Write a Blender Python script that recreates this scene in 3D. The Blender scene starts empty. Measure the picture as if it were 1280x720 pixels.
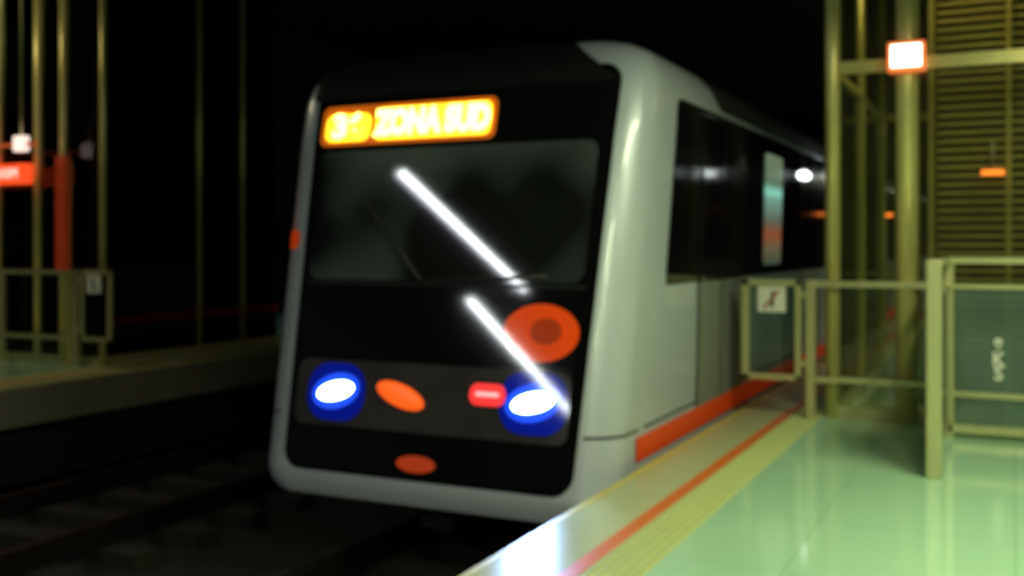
import bpy, math, random
import numpy as np
from mathutils import Vector
random.seed(3)
sc=bpy.context.scene
COL=sc.collection

# ---------------------------------------------------------------- materials
def pmat(name,color,rough=.5,metal=0,emit=None,es=0,noise=0,nscale=8,bump=0,ior=1.5,coat=0):
    m=bpy.data.materials.new(name); m.use_nodes=True
    nt=m.node_tree; b=nt.nodes['Principled BSDF']
    b.inputs['Base Color'].default_value=(*color,1)
    b.inputs['Roughness'].default_value=rough
    b.inputs['Metallic'].default_value=metal
    b.inputs['IOR'].default_value=ior
    b.inputs['Coat Weight'].default_value=coat
    if emit:
        b.inputs['Emission Color'].default_value=(*emit,1)
        b.inputs['Emission Strength'].default_value=es
    if noise or bump:
        tc=nt.nodes.new('ShaderNodeTexCoord')
        n=nt.nodes.new('ShaderNodeTexNoise'); n.inputs['Scale'].default_value=nscale
        n.inputs['Detail'].default_value=4
        nt.links.new(tc.outputs['Object'],n.inputs['Vector'])
        if noise:
            mx=nt.nodes.new('ShaderNodeMix'); mx.data_type='RGBA'
            mx.inputs['A'].default_value=(*[c*(1-noise) for c in color],1)
            mx.inputs['B'].default_value=(*[min(1,c*(1+noise)) for c in color],1)
            nt.links.new(n.outputs['Fac'],mx.inputs['Factor'])
            nt.links.new(mx.outputs['Result'],b.inputs['Base Color'])
        if bump:
            bp=nt.nodes.new('ShaderNodeBump'); bp.inputs['Strength'].default_value=bump
            nt.links.new(n.outputs['Fac'],bp.inputs['Height'])
            nt.links.new(bp.outputs['Normal'],b.inputs['Normal'])
    return m

def glass_mat(name,tint=(.75,.85,.8),frost=0,fcol=(.5,.6,.55)):
    m=bpy.data.materials.new(name); m.use_nodes=True
    nt=m.node_tree; nt.nodes.remove(nt.nodes['Principled BSDF'])
    out=nt.nodes['Material Output']
    t=nt.nodes.new('ShaderNodeBsdfTransparent'); t.inputs[0].default_value=(*tint,1)
    g=nt.nodes.new('ShaderNodeBsdfGlossy'); g.inputs['Roughness'].default_value=.03
    f=nt.nodes.new('ShaderNodeFresnel'); f.inputs[0].default_value=1.5
    mx=nt.nodes.new('ShaderNodeMixShader')
    src=t.outputs[0]
    if frost:
        d=nt.nodes.new('ShaderNodeBsdfDiffuse'); d.inputs[0].default_value=(*fcol,1)
        tc=nt.nodes.new('ShaderNodeTexCoord'); n=nt.nodes.new('ShaderNodeTexNoise'); n.inputs['Scale'].default_value=2.5
        mr=nt.nodes.new('ShaderNodeMapRange'); mr.inputs['To Min'].default_value=frost*.4; mr.inputs['To Max'].default_value=frost*1.6
        nt.links.new(tc.outputs['Object'],n.inputs['Vector']); nt.links.new(n.outputs['Fac'],mr.inputs['Value'])
        m2=nt.nodes.new('ShaderNodeMixShader'); nt.links.new(mr.outputs[0],m2.inputs[0])
        nt.links.new(t.outputs[0],m2.inputs[1]); nt.links.new(d.outputs[0],m2.inputs[2]); src=m2.outputs[0]
    nt.links.new(f.outputs[0],mx.inputs[0]); nt.links.new(src,mx.inputs[1])
    nt.links.new(g.outputs[0],mx.inputs[2]); nt.links.new(mx.outputs[0],out.inputs[0])
    return m

def tile_mat(name,c1,c2,mortar,size,rough,msize=.006):
    m=bpy.data.materials.new(name); m.use_nodes=True
    nt=m.node_tree; b=nt.nodes['Principled BSDF']
    tc=nt.nodes.new('ShaderNodeTexCoord'); br=nt.nodes.new('ShaderNodeTexBrick')
    br.offset=0; br.inputs['Scale'].default_value=1
    br.inputs['Color1'].default_value=(*c1,1); br.inputs['Color2'].default_value=(*c2,1)
    br.inputs['Mortar'].default_value=(*mortar,1)
    br.inputs['Mortar Size'].default_value=msize
    br.inputs['Brick Width'].default_value=size; br.inputs['Row Height'].default_value=size
    nt.links.new(tc.outputs['Object'],br.inputs['Vector'])
    nt.links.new(br.outputs['Color'],b.inputs['Base Color'])
    n=nt.nodes.new('ShaderNodeTexNoise'); n.inputs['Scale'].default_value=3
    nt.links.new(tc.outputs['Object'],n.inputs['Vector'])
    mr=nt.nodes.new('ShaderNodeMapRange'); mr.inputs['To Min'].default_value=rough*.7; mr.inputs['To Max'].default_value=rough*1.4
    nt.links.new(n.outputs['Fac'],mr.inputs['Value']); nt.links.new(mr.outputs['Result'],b.inputs['Roughness'])
    b.inputs['IOR'].default_value=1.75
    return m

M={}
M['white']=pmat('train_silver_white_paint',(.55,.60,.68),.34,metal=.15,noise=.06,nscale=3,coat=.4)
M['roof']=pmat('train_roof_grey',(.02,.02,.02),.6,noise=.2)
M['brow']=pmat('train_brow_black',(.010,.010,.010),.4,noise=.2)
M['black']=pmat('train_black_gloss',(.005,.005,.006),.05,ior=1.8,noise=.2)
M['sideblack']=pmat('train_side_black',(.005,.005,.006),.10,ior=1.35,noise=.2)
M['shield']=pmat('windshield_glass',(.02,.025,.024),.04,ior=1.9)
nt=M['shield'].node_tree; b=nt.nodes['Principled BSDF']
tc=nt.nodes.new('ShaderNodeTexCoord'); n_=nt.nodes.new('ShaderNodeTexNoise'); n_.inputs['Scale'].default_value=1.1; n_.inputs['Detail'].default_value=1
r_=nt.nodes.new('ShaderNodeValToRGB'); r_.color_ramp.elements[0].position=.45; r_.color_ramp.elements[0].color=(.010,.012,.010,1)  # cloudy grey-green reflection painted into the windshield base colour
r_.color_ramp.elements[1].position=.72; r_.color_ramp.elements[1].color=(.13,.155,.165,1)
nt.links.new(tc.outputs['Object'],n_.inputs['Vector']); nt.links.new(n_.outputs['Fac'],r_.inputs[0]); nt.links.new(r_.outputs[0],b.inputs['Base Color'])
M['sidewin']=pmat('side_window_glass',(.008,.011,.011),.06,ior=1.4,noise=.5,nscale=2)
M['seam']=pmat('rubber_seam',(.01,.01,.01),.7,noise=.1)
M['grey']=pmat('lamp_band_grey',(.055,.048,.052),.05,noise=.7,nscale=2.0,ior=1.7)
M['side']=pmat('train_side_door_grey',(.24,.26,.23),.4,noise=.08,nscale=3)
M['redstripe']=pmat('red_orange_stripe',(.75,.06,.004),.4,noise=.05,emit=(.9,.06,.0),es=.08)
M['blue']=pmat('blue_lamp_glow',(.005,.015,.25),.05,emit=(.002,.013,.65),es=.24,ior=1.7)
M['blue2']=pmat('blue_lamp_inner',(.02,.05,.6),.05,emit=(.015,.09,1),es=.9,ior=1.7)
M['head']=pmat('headlight_lens',(1,1,1),.2,emit=(.60,.88,1),es=14)
M['orange']=pmat('orange_lamp_lens',(1,.15,.02),.3,emit=(1,.11,.01),es=.9)
M['red']=pmat('red_lamp_lens',(1,.03,.02),.3,emit=(1,.03,.03),es=.8)
M['redhot']=pmat('red_lamp_core',(1,.3,.3),.3,emit=(1,.35,.35),es=1.6)
M['emblem']=pmat('emblem_orange',(.65,.07,.008),.05,emit=(1,.075,.005),es=.36,noise=.15,ior=1.8)  # slight glow put into the disc as emission; it is no lamp
M['emblemd']=pmat('emblem_dark_red',(.30,.04,.01),.05,emit=(1,.08,.015),es=.18,noise=.1,ior=1.8)
M['marker']=pmat('marker_dull_orange',(.30,.04,.01),.3,emit=(1,.07,.004),es=.25,noise=.1)
M['led']=pmat('led_yellow',(1,.8,.1),.4,emit=(1,.92,.22),es=4.2)
M['ledbg']=pmat('led_panel_amber',(.8,.4,.0),.4,emit=(1,.66,.02),es=2.1)
M['ledrim']=pmat('led_rim_orange',(.5,.1,.0),.4,emit=(1,.20,.0),es=.40)
M['steel']=pmat('brushed_steel',(.62,.60,.32),.30,metal=.6,noise=.12,nscale=12)
M['brass']=pmat('painted_pole',(.70,.62,.24),.30,metal=.4,noise=.15,nscale=10)
M['rail']=pmat('rail_steel',(.04,.03,.028),.45,metal=.8,noise=.3)
M['ballast']=pmat('trackbed_concrete',(.018,.013,.011),.95,noise=.5,nscale=6,bump=.6)
M['sleeper']=pmat('sleeper_concrete',(.020,.015,.012),.9,noise=.4)
M['concrete']=pmat('platform_face',(.26,.23,.19),.8,noise=.2)
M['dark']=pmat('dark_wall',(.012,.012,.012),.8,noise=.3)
M['ceil']=pmat('dark_ceiling',(.006,.006,.006),.9,noise=.3)
M['coping']=pmat('coping_stone',(.48,.51,.28),.26,noise=.1,nscale=6)
M['yellow']=pmat('yellow_line',(.60,.50,.10),.45,noise=.1)
M['oline']=pmat('orange_line',(.72,.15,.010),.4,noise=.1)
M['tact']=pmat('tactile_yellow_stone',(.48,.54,.22),.45,noise=.12)
M['tile']=tile_mat('polished_floor_tile',(.38,.64,.43),(.40,.66,.45),(.31,.54,.34),.9,.10)
M['glass']=glass_mat('clear_glass')
M['frost']=glass_mat('hazy_glass',tint=(.6,.75,.7),frost=.20,fcol=(.38,.5,.44))
M['haze']=glass_mat('dusty_glass',tint=(.88,.9,.78),frost=.035,fcol=(.42,.4,.18))
M['tube']=pmat('fluorescent_tube',(1,1,1),.4,emit=(.9,1,.95),es=14)
M['tubed']=pmat('fluorescent_tube_dim',(1,1,1),.4,emit=(.6,1,.8),es=.55)
M['tubeh']=pmat('fluorescent_tube_bright',(1,1,1),.4,emit=(.9,1,.97),es=20)
M['tubevh']=pmat('fluorescent_tube_very_bright',(1,1,1),.4,emit=(.9,1,.97),es=30)
M['house']=pmat('lamp_housing',(.25,.25,.25),.5,noise=.05)
M['slat']=pmat('louver_brown',(.30,.25,.09),.45,metal=.2,noise=.75,nscale=1.6)
M['shaft']=pmat('shaft_back_brown',(.018,.016,.008),.7,noise=.6,nscale=2)
M['signw']=pmat('sign_white_lit',(1,.9,.85),.4,emit=(1,.82,.68),es=5)
M['signwd']=pmat('sign_white_lit_dim',(1,.9,.85),.4,emit=(1,.80,.70),es=1.1)
M['signr']=pmat('sign_red_lit',(.9,.1,.03),.4,emit=(1,.08,.015),es=1.0)
M['signo']=pmat('sign_frame_orange',(.9,.25,.05),.4,emit=(1,.20,.05),es=.7)
M['signod']=pmat('sign_bar_orange_dim',(.6,.15,.04),.4,emit=(1,.16,.04),es=.25)
M['label']=pmat('label_white',(.75,.75,.66),.5,noise=.05)
M['labelr']=pmat('label_red',(.5,.10,.06),.5)
M['labelg']=pmat('label_green',(.15,.4,.2),.5)
M['redpanel']=pmat('red_column_panel',(.5,.06,.02),.4,emit=(1,.08,.01),es=.05,noise=.4)
M['doorgrey']=pmat('service_door_grey',(.30,.31,.32),.5,noise=.2)
M['rubber']=pmat('wiper_rubber',(.03,.03,.03),.5)
M['grilleglow']=pmat('amber_grille_glow',(.3,.12,.02),.5,emit=(1,.22,.02),es=.05,noise=.4)  # grille slats brightened with a little emission; they are no lamp
M['amber']=pmat('amber_glint_glow',(1,.3,.05),.4,emit=(1,.22,.03),es=2)

m=bpy.data.materials.new('painted_glow_pane'); m.use_nodes=True  # window glow painted as an emission ramp, no lit interior behind it
nt=m.node_tree; b=nt.nodes['Principled BSDF']; b.inputs['Roughness'].default_value=.1
b.inputs['Base Color'].default_value=(.02,.03,.03,1)
tc=nt.nodes.new('ShaderNodeTexCoord'); sp=nt.nodes.new('ShaderNodeSeparateXYZ'); rp=nt.nodes.new('ShaderNodeValToRGB')
nt.links.new(tc.outputs['Generated'],sp.inputs[0]); nt.links.new(sp.outputs['Z'],rp.inputs[0])
nt.links.new(rp.outputs[0],b.inputs['Emission Color']); b.inputs['Emission Strength'].default_value=.8
e=rp.color_ramp.elements; e[0].position=0; e[0].color=(.05,.08,.05,1); e[1].position=1; e[1].color=(.18,.24,.14,1)
for p,c in ((.15,(.15,.12,.06,1)),(.28,(.30,.08,.03,1)),(.4,(.12,.14,.10,1)),(.6,(.2,.4,.3,1)),(.66,(.3,.8,.6,1)),(.74,(.12,.2,.12,1))):
    q=e.new(p); q.color=c
M['glowpane']=m

# ---------------------------------------------------------------- helpers
def empty(name,loc=(0,0,0)):
    o=bpy.data.objects.new(name,None); COL.objects.link(o); o.location=loc; o.empty_display_size=.2
    return o
def mesh_obj(name,verts,faces,mat,parent=None,smooth=False):
    me=bpy.data.meshes.new(name); me.from_pydata([tuple(v) for v in verts],[],faces); me.update()
    o=bpy.data.objects.new(name,me); COL.objects.link(o)
    if mat: me.materials.append(M[mat] if isinstance(mat,str) else mat)
    if smooth:
        for p in me.polygons: p.use_smooth=True
    if parent: o.parent=parent
    return o
def boxdata(x0,x1,y0,y1,z0,z1):
    v=[(x0,y0,z0),(x1,y0,z0),(x1,y1,z0),(x0,y1,z0),(x0,y0,z1),(x1,y0,z1),(x1,y1,z1),(x0,y1,z1)]
    f=[(0,3,2,1),(4,5,6,7),(0,1,5,4),(1,2,6,5),(2,3,7,6),(3,0,4,7)]
    return v,f
def box(name,x0,x1,y0,y1,z0,z1,mat,parent=None,bev=0):
    v,f=boxdata(x0,x1,y0,y1,z0,z1)
    o=mesh_obj(name,v,f,mat,parent)
    if bev:
        md=o.modifiers.new('bevel','BEVEL'); md.width=bev; md.segments=3
    return o
def boxes(name,lst,mat,parent=None):
    V=[];F=[]
    for b_ in lst:
        v,f=boxdata(*b_); n=len(V); V+=v; F+=[tuple(i+n for i in q) for q in f]
    return mesh_obj(name,V,F,mat,parent)
def rod(name,p,q,r,mat,parent=None,n=16):
    p=Vector(p); q=Vector(q); d=(q-p).normalized()
    a=d.orthogonal().normalized(); b_=d.cross(a)
    V=[];F=[]
    for c in (p,q):
        for i in range(n):
            t=2*math.pi*i/n; V.append(c+r*(math.cos(t)*a+math.sin(t)*b_))
    for i in range(n):
        j=(i+1)%n; F.append((i,j,n+j,n+i))
    F.append(tuple(range(n-1,-1,-1))); F.append(tuple(range(n,2*n)))
    o=mesh_obj(name,V,F,mat,parent,smooth=False)
    for p_ in o.data.polygons:
        if len(p_.vertices)==4: p_.use_smooth=True
    return o

# ---------------------------------------------------------------- room shell
box('floor_track_bed',-8.6,-2.3,-14,60,-1.15,-1.05,'ballast')
box('ceiling',-16,6,-14,60,6.0,6.2,'ceil')
box('wall_left',-14.2,-14,-14,60,-1.1,6,'dark')
box('wall_right',4.6,4.8,-14,60,-1.1,6,'dark')
box('wall_back',-14,4.6,60,60.2,-1.1,6,'dark')
box('wall_front',-14,4.6,-14.2,-14,-1.1,6,'dark')

def platform(name,xe,sgn,far,litfloor):
    P=empty(name)
    def bx(n,a,b_,z0,z1,mat,y0=-14,y1=60):
        x0,x1=sorted((xe+sgn*a,xe+sgn*b_)); return box(n,x0,x1,y0,y1,z0,z1,mat,P)
    bx('slab',0.02,far,-.40,-.02,'concrete')
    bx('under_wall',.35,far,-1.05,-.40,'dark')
    bx('coping',0,.36,-.02,0,'coping')
    bx('edge_line',.0,.04,0,.003,'yellow')
    bx('warning_line',.37,.45,-.02,.003,'oline')
    bx('coping_inner',.36,.37,-.02,0,'coping'); bx('coping_inner',.45,.46,-.02,0,'coping')
    bx('tactile_base',.46,.70,-.02,0,'tact')
    bx('tile_floor',.70,far,-.02,0,litfloor)
    V=[];F=[]
    y=2.5 if sgn>0 else 6
    while y<14:
        for k in range(5):
            x=xe+sgn*(.485+k*.047)
            n=len(V)
            for (r,z) in ((.016,0),(.011,.008)):
                for i in range(6):
                    t=i*math.pi/3; V.append((x+r*math.cos(t),y+r*math.sin(t),z))
            for i in range(6):
                j=(i+1)%6; F.append((n+i,n+j,n+6+j,n+6+i))
            F.append(tuple(n+6+i for i in range(6)))
        y+=.05
    mesh_obj('tactile_studs',V,F,'tact',P)
    return P
XE=-2.12
platform('station_platform',XE,1,6.7,'tile')
platform('station_platform',-8.92,-1,5.06,'tile')

def track(xc):
    T=empty('railway_track',(xc,0,-1.05))
    for sx in (-.72,.72):
        boxes('rail',[(sx-.07,sx+.07,-14,60,.12,.14),(sx-.012,sx+.012,-14,60,.14,.25),(sx-.036,sx+.036,-14,60,.25,.29)],'rail',T)
    boxes('sleepers',[(-1.2,1.2,y*.65-.12,y*.65+.12,0,.12) for y in range(-20,90)],'sleeper',T)
track(-3.56); track(-7.15)

# ---------------------------------------------------------------- train
XC=-3.58; Y0=5.85; YB=24.0; BOW=.008
LZ=[-.37,-.33,-.26,-.18, 0,2.2,2.5,2.64,2.74,2.81,2.86,2.885,2.89]
LH=[1.20,1.30,1.345,1.36,1.365,1.42,1.42,1.39,1.32,1.18,.85,.45,.02]
LX=[.14,.06,.02,0,0,0,0.01,.035,.08,.17,.34,.6,.9]
ANG=11.2
TAN=math.tan(math.radians(ANG))
def S(s,z,off=0):
    hw=float(np.interp(z,LZ,LH)); ex=float(np.interp(z,LZ,LX))
    y0=Y0+TAN*(z+.25)+ex
    r=min(.27,hw*.6); A=hw-r; a=abs(s); sg=1 if s>=0 else -1
    arc=r*math.pi/2
    if a<A: x=a; y=0; nx,ny=0,-1
    elif a<A+arc:
        th=(a-A)/r; x=A+r*math.sin(th); y=r*(1-math.cos(th)); nx,ny=math.sin(th),-math.cos(th)
    else: x=hw; y=r+(a-A-arc); nx,ny=1,0
    y+=BOW*(min(x,hw)/max(hw,.1))**2*min(1,hw)
    x+=nx*off; y+=ny*off
    return (XC+sg*x, y0+y, z+ (off*.2 if ny<-.5 else 0))
def side_y_to_s(y,z):
    hw=float(np.interp(z,LZ,LH)); ex=float(np.interp(z,LZ,LX)); r=min(.27,hw*.6)
    base=Y0+TAN*(z+.25)+ex+r+BOW*min(1,hw)
    return (hw-r)+r*math.pi/2+(y-base)
train=empty('metro_train')
def build_body():
    zs=sorted(set(LZ+[round(-.17+.1*i,3) for i in range(25)]))
    V=[];F=[]
    cols=None
    for z in zs:
        hw=float(np.interp(z,LZ,LH)); r=min(.27,hw*.6); A=hw-r; arc=r*math.pi/2
        se=side_y_to_s(YB,z); s7=side_y_to_s(7.4,z)
        ss=[A*i/8 for i in range(8)]+[A+arc*i/14 for i in range(14)]+[A+arc+(s7-A-arc)*i/3 for i in range(3)]+[s7+(se-s7)*i/4 for i in range(5)]
        row=[-q for q in reversed(ss[1:])]+ss
        for s in row: V.append(S(s,z))
        cols=len(row)
    for i in range(len(zs)-1):
        for j in range(cols-1):
            a=i*cols+j; F.append((a,a+1,a+cols+1,a+cols))
    back=[i*cols for i in range(len(zs))]+[i*cols+cols-1 for i in reversed(range(len(zs)))]
    F.append(tuple(back))
    F.append(tuple(range(cols-1,-1,-1)))
    o=mesh_obj('body_shell',V,F,'white',train,smooth=True)
    md=o.modifiers.new('w','EDGE_SPLIT'); md.split_angle=math.radians(40)
build_body()
def patch(name,s0,s1,z0,z1,mat,rad=0,off=.006,nu=24,nz=24,parent=None,t0=None,t1=None):
    t0=s0 if t0 is None else t0; t1=s1 if t1 is None else t1
    V=[];F=[]
    for i in range(nz+1):
        t=i/nz; z=z0+(z1-z0)*(.5-.5*math.cos(math.pi*t)); k=(z-z0)/(z1-z0)
        ins=0
        if rad>0:
            e=min(z-z0,z1-z)
            if e<rad: ins=rad-math.sqrt(max(0,rad*rad-(rad-e)**2))
        a,b_=s0+(t0-s0)*k+ins,s1+(t1-s1)*k-ins
        for j in range(nu+1): V.append(S(a+(b_-a)*j/nu,z,off))
    for i in range(nz):
        for j in range(nu):
            a=i*(nu+1)+j; F.append((a,a+1,a+nu+2,a+nu+1))
    return mesh_obj(name,V,F,mat,parent or train,smooth=True)
def ell(name,sc_,zc,rs,rz,mat,off,inner=0,n=40,tilt=0,dome=0):
    V=[];F=[]; rings=6
    for k in range(rings+1):
        f=inner+(1-inner)*k/rings
        for i in range(n):
            t=2*math.pi*i/n
            a=rs*f*math.cos(t); b_=rz*f*math.sin(t)
            s=sc_+a*math.cos(tilt)-b_*math.sin(tilt); z=zc+a*math.sin(tilt)+b_*math.cos(tilt)
            V.append(S(s,z,off+dome*math.sqrt(max(0,1-f*f))))
    for k in range(rings):
        for i in range(n):
            j=(i+1)%n; F.append((k*n+i,k*n+j,(k+1)*n+j,(k+1)*n+i))
    return mesh_obj(name,V,F,mat,train,smooth=True)
patch('face_mask',-1.09,1.12,-.16,2.62,'black',rad=.14,off=.006,nu=48,nz=60,t0=-1.17,t1=1.26)
patch('face_brow',-1.22,1.24,2.50,2.86,'brow',rad=.0,off=.010,nu=60,nz=20,t0=-1.25,t1=.78)  # left end drawn wider, painting the unlit white roof corner dark
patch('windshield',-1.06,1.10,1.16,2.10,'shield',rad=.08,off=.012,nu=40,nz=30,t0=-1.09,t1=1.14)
patch('windshield_seam',-1.07,1.12,1.125,1.145,'seam',off=.013,nz=2,nu=40)
patch('lamp_band',-1.04,1.07,.15,.60,'grey',rad=.08,off=.011,nu=40)
for s,nm in ((-.70,'l'),(.82,'r')):
    zz=.385 if s<0 else .40
    patch('headlight_housing_'+nm,s-.24,s+.24,zz-.20,zz+.19,'blue',rad=.17,off=.016)
    ell('headlight_reflector_'+nm,s,zz,.20,.12,'blue2',.020,tilt=.22)
    ell('headlight_lens_'+nm,s,zz,.15,.062,'head',.024,tilt=.22,dome=.02)
ell('orange_lamp',-.17,.385,.20,.075,'orange',.02,tilt=-.30,dome=.015)
patch('red_lamp',.36,.62,.36,.50,'red',rad=.06,off=.018)
patch('red_lamp_core',.40,.58,.42,.445,'redhot',rad=.02,off=.022)
ell('coupler_marker_lamp',0,-.05,.15,.055,'marker',.014)
ell('emblem_disc',.83,.84,.27,.185,'emblem',.013)
ell('emblem_centre',.87,.85,.11,.085,'emblemd',.017)
patch('destination_sign_frame',-1.10,.37,2.14,2.44,'ledrim',rad=.06,off=.014)
patch('destination_sign_number_bg',-1.06,-.66,2.17,2.38,'ledbg',rad=.07,off=.018)
patch('destination_sign_text_bg',-.62,.33,2.17,2.41,'ledbg',rad=.05,off=.018)
def text(name,body,size,loc,rx,rz,mat,parent,bold=.0,sx=1,ry=0):
    cu=bpy.data.curves.new(name,'FONT'); cu.body=body; cu.size=size; cu.extrude=.002; cu.offset=bold
    cu.align_x='CENTER'; cu.align_y='CENTER'; cu.materials.append(M[mat])
    o=bpy.data.objects.new(name,cu); COL.objects.link(o); o.location=loc; o.rotation_euler=(rx,ry,rz); o.scale=(sx,1,1)
    o.parent=parent; return o
p=S(-.86,2.275,.03); text('destination_number','36',.24,p,math.radians(90-ANG),0,'led',train,.013,1.1)
p=S(-.14,2.285,.03); text('destination_text','ZONA SUD',.245,p,math.radians(90-ANG),0,'led',train,.018,.74)
rod('wiper_arm',S(-.1,1.16,.03),S(-.62,1.72,.03),.010,'rubber',train,8)
rod('wiper_arm',S(-.05,1.155,.03),S(.85,1.20,.03),.010,'rubber',train,8)
for sg in (1,-1):
    def sp(name,y0,y1,z0,z1,mat,rad=0,off=.006,nu=6,nz=14,slant=0):
        V=[];F=[]
        zz=[z0+(z1-z0)*(.5-.5*math.cos(math.pi*i/nz)) for i in range(nz+1)]
        for z in zz:
            hw=float(np.interp(z,LZ,LH)); ins=0
            if rad:
                e_=min(z-z0,z1-z)
                if e_<rad: ins=rad-math.sqrt(max(0,rad*rad-(rad-e_)**2))
            yy0=y0+ins+slant*(z-z0)
            for j in range(nu+1): V.append((XC+sg*(hw+off),yy0+(y1-ins-yy0)*j/nu,z))
        for i in range(nz):
            for j in range(nu):
                a=i*(nu+1)+j; F.append((a,a+1,a+nu+2,a+nu+1))
        return mesh_obj(name,V,F,mat,train,smooth=True)
    sp('window_band',6.90,YB-.25,1.13,2.46,'sideblack',rad=.06,slant=.16)
    sp('roof_side_dark_patch',8.3,YB-.05,2.50,2.85,'roof',off=.008,slant=-1.2,nz=20)  # dark patch laid over the upper body side behind the front
    for k,(a,b_) in enumerate(((7.75,9.1),(11.9,13.25),(16.1,17.45),(20.3,21.6))):
        sp('passenger_door',a,b_,.17,2.40,'side',off=.010)
        mid=(a+b_)/2
        sp('door_seam',mid-.012,mid+.012,.17,2.40,'seam',off=.014)
        sp('door_edge',a-.02,a,.17,2.42,'seam',off=.014); sp('door_edge',b_,b_+.02,.17,2.42,'seam',off=.014)
        sp('door_glass',a-.0,mid-.012,1.13,2.42,'sideblack',off=.016)
        sp('door_glass',mid+.012,b_+.0,1.13,2.42,'sideblack',off=.016)
    for (a,b_) in ((9.35,9.75),(11.15,11.7),(13.5,15.85),(17.7,20.05)):
        sp('side_window',a,b_,1.24,2.30,'sidewin',rad=.06,off=.012)
    sp('glow_pane_window',9.95,10.75,1.22,2.30,'glowpane',rad=.06,off=.013)
    sp('sill_stripe',6.35,YB-.3,.0,.16,'redstripe',off=.012,nu=20)
    sp('body_seam',6.5,YB-.3,.20,.215,'seam',off=.008)
patch('front_seam_r',1.17,1.70,.20,.215,'seam',off=.007,nz=2)
patch('front_seam_l',-1.70,-1.17,.20,.215,'seam',off=.007,nz=2)
patch('marker_red_l',-1.36,-1.20,1.38,1.52,'marker',rad=.05,off=.008)
def car2():
    ys=[YB+.5,YB+20]; prof=[(z,h) for z,h in zip(LZ,LH)]
    V=[];F=[]
    ring=[(h,z) for z,h in prof]+[(-h,z) for z,h in reversed(prof)]
    n=len(ring)
    for y in ys:
        for h,z in ring: V.append((XC+h,y,z))
    for i in range(n):
        j=(i+1)%n; F.append((i,j,n+j,n+i))
    F.append(tuple(range(n))); F.append(tuple(range(2*n-1,n-1,-1)))
    mesh_obj('second_car_body',V,F,'side',train)
    for sg in (1,-1):
        x=XC+sg*1.43
        boxes('second_car_window_band',[(min(x,x-sg*.06),max(x,x-sg*.06),YB+.8,YB+19.7,1.13,2.6)],'sideblack',train)
    box('gangway_bellows',XC-1.1,XC+1.1,YB-.02,YB+.52,-.1,2.6,'seam',train)
car2()
for yb in (8.6,20.5,YB+4,YB+16):
    boxes('bogie_frame',[(XC-1.0,XC-.88,yb-1.5,yb+1.5,-.62,-.37),(XC+.88,XC+1.0,yb-1.5,yb+1.5,-.62,-.37),(XC-1,XC+1,yb-.2,yb+.2,-.60,-.36)],'seam',train)
    for dy in (-1,1):
        for sx in (-.72,.72):
            rod('wheel',(XC+sx-.06,yb+dy,-.385),(XC+sx+.06,yb+dy,-.385),.375,'rail',train,32)
        rod('axle',(XC-.9,yb+dy,-.385),(XC+.9,yb+dy,-.385),.07,'rail',train)
rod('coupler_shaft',(XC,6.25,-.48),(XC,7.3,-.45),.07,'seam',train)
box('coupler_head',XC-.13,XC+.13,6.15,6.35,-.55,-.39,'seam',train,bev=.02)

# ---------------------------------------------------------------- elevator enclosures, fences
def enclosure(mirror):
    P=empty('glass_elevator_enclosure')
    def mx(x): return -11.04-x if mirror else x
    def bx(n,a,b_,y0,y1,z0,z1,mat,bev=0):
        x0,x1=sorted((mx(a),mx(b_))); return box(n,x0,x1,y0,y1,z0,z1,mat,P,bev)
    YF=8.75
    posts=((-1.345,.06),(-.775,.085),(.35,.085),(1.2,.06)) if not mirror else ((-1.45,.04),(-.80,.05),(-.36,.05),(.35,.06),(1.2,.06))
    for i,(x,w) in enumerate(posts):
        rod('post',(mx(x),YF,0),(mx(x),YF,5.98),w,'brass',P,20)
    for y in ((10.4,12.1) if not mirror else (10.45,11.3)):
        rod('side_post',(mx(-1.345),y,0),(mx(-1.345),y,5.98),.05 if not mirror else .03,'brass',P)
        rod('inner_post',(mx(1.2),y,0),(mx(1.2),y,5.98),.05,'brass',P)
    if not mirror:
        bx('transom_upper',-1.345,1.2,YF-.035,YF+.035,2.80,2.90,'brass')
        bx('transom_upper_side',-1.38,-1.31,YF,12.1,2.80,2.86,'brass')
    bx('transom_top',-1.345,1.2,YF-.035,YF+.035,5.2,5.3,'brass')
    bx('handrail_mid',-1.345 if not mirror else -.9,-.45 if not mirror else 1.2,YF-.11,YF-.07,1.07,1.12,'steel')
    bx('handrail_low',-1.345 if not mirror else -.9,-.45 if not mirror else 1.2,YF-.11,YF-.07,.30,.345,'steel')
    bx('base_sill',-1.345,1.2,YF-.03,YF+.03,0,.10,'steel')
    bx('base_sill_side',-1.38,-1.31,YF,12.1,0,.10,'steel')
    bx('front_glass',-1.29,1.15,YF-.006,YF+.006,.1,5.2,'haze' if not mirror else 'glass')
    bx('side_glass',-1.351,-1.339,YF+.06,12.05,.1,5.2,'glass')
    L=[]
    z=.5
    while z<5.4:
        L.append(tuple(sorted((mx(-.62),mx(1.1))))+(9.75,9.80,z,z+.028)); z+=.075
    boxes('louver_slats',L,'slat' if not mirror else 'dark',P)
    bx('shaft_back',-.66,1.14,9.86,9.90,0,5.6,'shaft' if not mirror else 'dark')
    for x in (-.66,-.05,.5,1.1):
        bx('shaft_guide',x-.022,x+.022,9.68,9.86,0,5.6,'slat')
    if not mirror:
        boxes('screen_mullions',[(-1.15+i*.2,-1.13+i*.2,11.95,11.99,.1,5.4) for i in range(3)],'slat',P)
        bx('far_transom',-1.345,-.66,12.07,12.12,2.78,2.86,'brass')
        bx('far_handrail',-1.345,-.66,12.07,12.12,1.07,1.12,'steel')
    return P
enclosure(False); enclosure(True)

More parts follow.
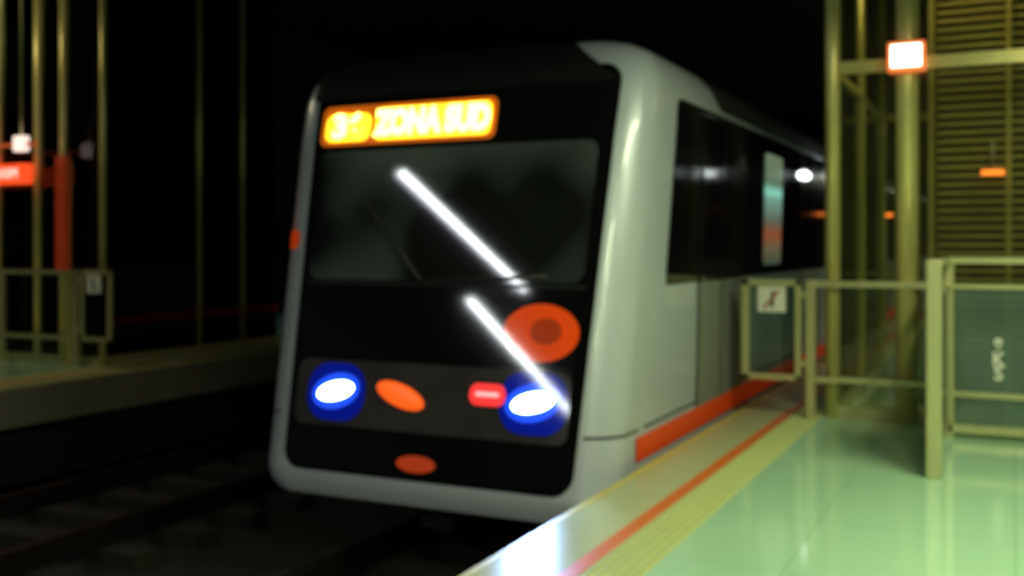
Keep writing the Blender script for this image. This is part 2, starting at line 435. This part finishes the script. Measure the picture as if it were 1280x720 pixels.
def gate(mirror,dx=0):
    P=empty('platform_end_gate')
    def mx(x): return -11.04-x-dx if mirror else x
    def bx(n,a,b_,y0,y1,z0,z1,mat,bev=0):
        x0,x1=sorted((mx(a),mx(b_))); return box(n,x0,x1,y0,y1,z0,z1,mat,P,bev)
    Y=8.60
    bx('gate_post',-1.53,-1.455,Y-.04,Y+.04,0,1.13,'steel',.01)
    bx('leaf_stile_outer',-2.06,-1.99,Y-.02,Y+.02,.30,1.13,'steel',.008)
    bx('leaf_stile_inner',-1.62,-1.57,Y-.02,Y+.02,.30,1.13,'steel',.008)
    bx('leaf_top',-2.06,-1.57,Y-.02,Y+.02,1.075,1.13,'steel',.008)
    bx('leaf_bottom',-2.06,-1.57,Y-.02,Y+.02,.30,.35,'steel',.008)
    bx('leaf_glass',-1.99,-1.62,Y-.005,Y+.005,.35,1.075,'glass')
    bx('hinge_top',-1.57,-1.53,Y-.015,Y+.015,.98,1.03,'steel')
    bx('hinge_low',-1.57,-1.53,Y-.015,Y+.015,.42,.47,'steel')
    bx('link_rail_top',-1.455,-1.28 if not mirror else -.2,Y-.02,Y+.02,1.07,1.12,'steel')
    bx('link_rail_low',-1.455,-1.28 if not mirror else -.2,Y-.02,Y+.02,.30,.345,'steel')
    if mirror: bx('gate_post_far',-.26,-.2,Y-.03,Y+.03,0,1.13,'steel',.01)
    bx('label_plate',-1.915,-1.69,Y-.034,Y-.022,.86,1.07,'label')
    a,b_=mx(-1.87),mx(-1.735)
    rod('label_slash',(a,Y-.037,.89),(b_,Y-.037,1.04),.010,'labelr' if not mirror else 'labelg',P,8)
    rod('label_figure',(mx(-1.80),Y-.036,.90),(mx(-1.79),Y-.036,1.03),.012,'seam',P,8)
    return P
gate(False); gate(True,.30)

B=empty('glass_barrier')
box('post_front',-.485,-.395,6.68,6.76,0,1.32,'steel',B,.012)
box('post_corner',-.475,-.405,8.20,8.27,0,1.32,'steel',B,.01)
box('return_rail',-.465,-.415,6.74,8.22,1.275,1.32,'steel',B)
box('return_rail_low',-.46,-.42,6.74,8.22,1.09,1.125,'steel',B)
box('return_glass',-.445,-.435,6.78,8.20,.12,1.09,'glass',B)
box('top_rail',-.44,2.6,8.21,8.26,1.275,1.32,'steel',B)
box('second_rail',-.44,2.6,8.215,8.255,1.09,1.125,'steel',B)
box('mid_rail',-.44,2.6,8.215,8.255,.30,.34,'steel',B)
box('bottom_rail',-.44,2.6,8.20,8.27,.04,.10,'steel',B)
box('panel_glass',-.40,2.6,8.23,8.24,.10,1.09,'frost',B)
box('post_end',2.6,2.67,8.2,8.27,0,1.32,'steel',B)
t=text('glass_sticker','8\nK\nS',.14,(-.11,8.225,.58),math.radians(90),0,'label',B,.004,.9)
t.data.space_line=.72

Sg=empty('exit_sign')
box('sign_case',-.905,-.625,8.56,8.665,2.765,3.00,'signo',Sg,.015)
box('sign_face',-.875,-.655,8.552,8.56,2.80,2.97,'signw',Sg)
text('sign_digit','2',.18,(-.765,8.548,2.88),math.radians(90),0,'signo',Sg,.0)
box('sign_bracket',-.80,-.74,8.66,8.70,2.8,2.95,'steel',Sg)

Ls=empty('station_name_sign')
box('sign_case',-12.1,-10.45,8.40,8.50,2.14,2.38,'signr',Ls,.01)
text('sign_text','PROXIM',.17,(-10.90,8.39,2.26),math.radians(90),0,'signwd',Ls,.0)
rod('hanger',(-10.95,8.45,2.37),(-10.95,8.45,6.0),.012,'steel',Ls); rod('hanger',(-11.9,8.45,2.37),(-11.9,8.45,6.0),.012,'steel',Ls)
L2=empty('exit_sign')
box('sign_case',-10.46,-10.26,8.22,8.30,2.50,2.68,'signwd',L2,.015)
box('sign_bar',-12.1,-10.1,8.24,8.28,2.56,2.60,'signod',L2)
rod('hanger',(-10.36,8.26,2.67),(-10.36,8.26,6.0),.012,'steel',L2)
R=empty('red_information_column')
box('column_panel',-10.04,-9.86,8.45,8.53,1.12,2.45,'redpanel',R,.02)
rod('column_pole',(-9.95,8.58,0),(-9.95,8.58,2.4),.03,'brass',R)
box('column_foot',-10.05,-9.85,8.50,8.64,0,.03,'steel',R)
box('door_1',-13.98,-13.9,12.3,13.7,0,2.3,'doorgrey')
boxes('ventilation_grille',[(-13.98,-13.90,13.9,15.1,3.2+i*.16,3.28+i*.16) for i in range(15)],'grilleglow')

# ---------------------------------------------------------------- lamps
def lamp(x,y0,y1,z,mat='tube',power=0,color=(.93,1,.56),w=.07,size=.3,rot=0,hang=True):
    P=empty('fluorescent_lamp',(x,(y0+y1)/2,z)); h=(y1-y0)/2
    P.rotation_euler=(0,0,math.radians(rot))
    boxes('housing',[(-w*1.4,w*1.4,-h-.05,h+.05,.03,.09)],'house',P)
    rod('tube',(0,-h,0),(0,h,0),w*.55,mat,P,12)
    boxes('end_caps',[(-.03,.03,-h-.03,-h,-.03,.05),(-.03,.03,h,h+.03,-.03,.05)],'house',P)
    for yy in (-h*.8,h*.8): rod('hanger',(0,yy,.08),(0,yy,6-z),.008,'house',P,6)
    if power:
        l=bpy.data.lights.new('lamp_light','AREA'); l.shape='RECTANGLE'; l.size=size; l.size_y=y1-y0
        l.energy=power; l.color=color
        o=bpy.data.objects.new('lamp_light',l); COL.objects.link(o); o.parent=P; o.location=(0,0,-.06)
for y,pw in ((-4,100),(0,150),(4,135)):
    lamp(.75,y,y+2.2,3.4,power=pw)
lamp(.2,29.5,37,3.4,power=50)
lamp(3.0,13,15.2,3.0,power=60,color=(1,.95,.45))  # unseen lamp added off to the right to light the platform behind
lamp(3.0,20,22.2,2.75,power=40)  # unseen added lamp: lights the far platform, leaves a streak in the left glass
lamp(-.25,9.05,9.55,5.0,power=48,color=(1,.9,.4),mat='tubed',size=.5)
lamp(-10.9,6.2,7.4,5.0,power=28,color=(1,.82,.40))
lamp(-12.5,13.0,14.0,5.3,power=16,color=(.7,.9,1))
lamp(-9.0,-6.4,-.8,5.6,mat='tubeh',w=.12,power=26,color=(.85,.82,1))
lamp(-8.62,-10.6,-2.4,4.0,mat='tubevh',w=.11,power=14,color=(.85,.82,1),rot=-7)  # unseen tube added behind the camera, turned to give the lower face streak
E=empty('platform_edge_lamp')
rod('lamp_stem',(-1.95,13,2.32),(-1.95,13,6.0),.012,'house',E)
rod('lamp_globe',(-1.95,12.94,2.27),(-1.95,13.06,2.27),.055,'tubevh',E)
rod('lamp_cap',(-1.95,13,2.30),(-1.95,13,2.36),.05,'house',E)
for (x,y,z) in ((-1.70,16.0,1.86),(-.17,9.55,2.02)):
    A=empty('amber_glint')  # made-up glowing bars standing in for orange reflections in the glass
    rod('glint_bar',(x-.09,y,z),(x+.09,y,z),.025,'amber',A)
    rod('glint_bracket',(x,y,z),(x,y,0 if y>12 else z+.25),.012,'house',A)
for s in (-.70,.82):
    p=S(s,.39,.08)
    l=bpy.data.lights.new('headlight_beam','SPOT'); l.energy=180; l.color=(.32,.52,1); l.spot_size=math.radians(80); l.spot_blend=.9; l.shadow_soft_size=.10
    o=bpy.data.objects.new('headlight_beam',l); COL.objects.link(o); o.location=p; o.parent=train
    o.rotation_euler=(math.radians(66),0,math.radians(192 if s>0 else 180))

# ---------------------------------------------------------------- world and camera
w=bpy.data.worlds.new('World'); sc.world=w; w.use_nodes=True
w.node_tree.nodes['Background'].inputs[0].default_value=(.5,.6,.7,1)
w.node_tree.nodes['Background'].inputs[1].default_value=.0
cam=bpy.data.cameras.new('Camera'); co=bpy.data.objects.new('Camera',cam); COL.objects.link(co)
cam.sensor_width=36; cam.lens=36*1290/1280; cam.shift_y=-52/1280
co.location=(0,0,1.4); co.rotation_euler=(math.radians(90),0,math.radians(26))
cam.clip_end=200
cam.dof.use_dof=True; cam.dof.focus_distance=1.3; cam.dof.aperture_fstop=3.7
sc.camera=co
sc.view_settings.view_transform='Standard'
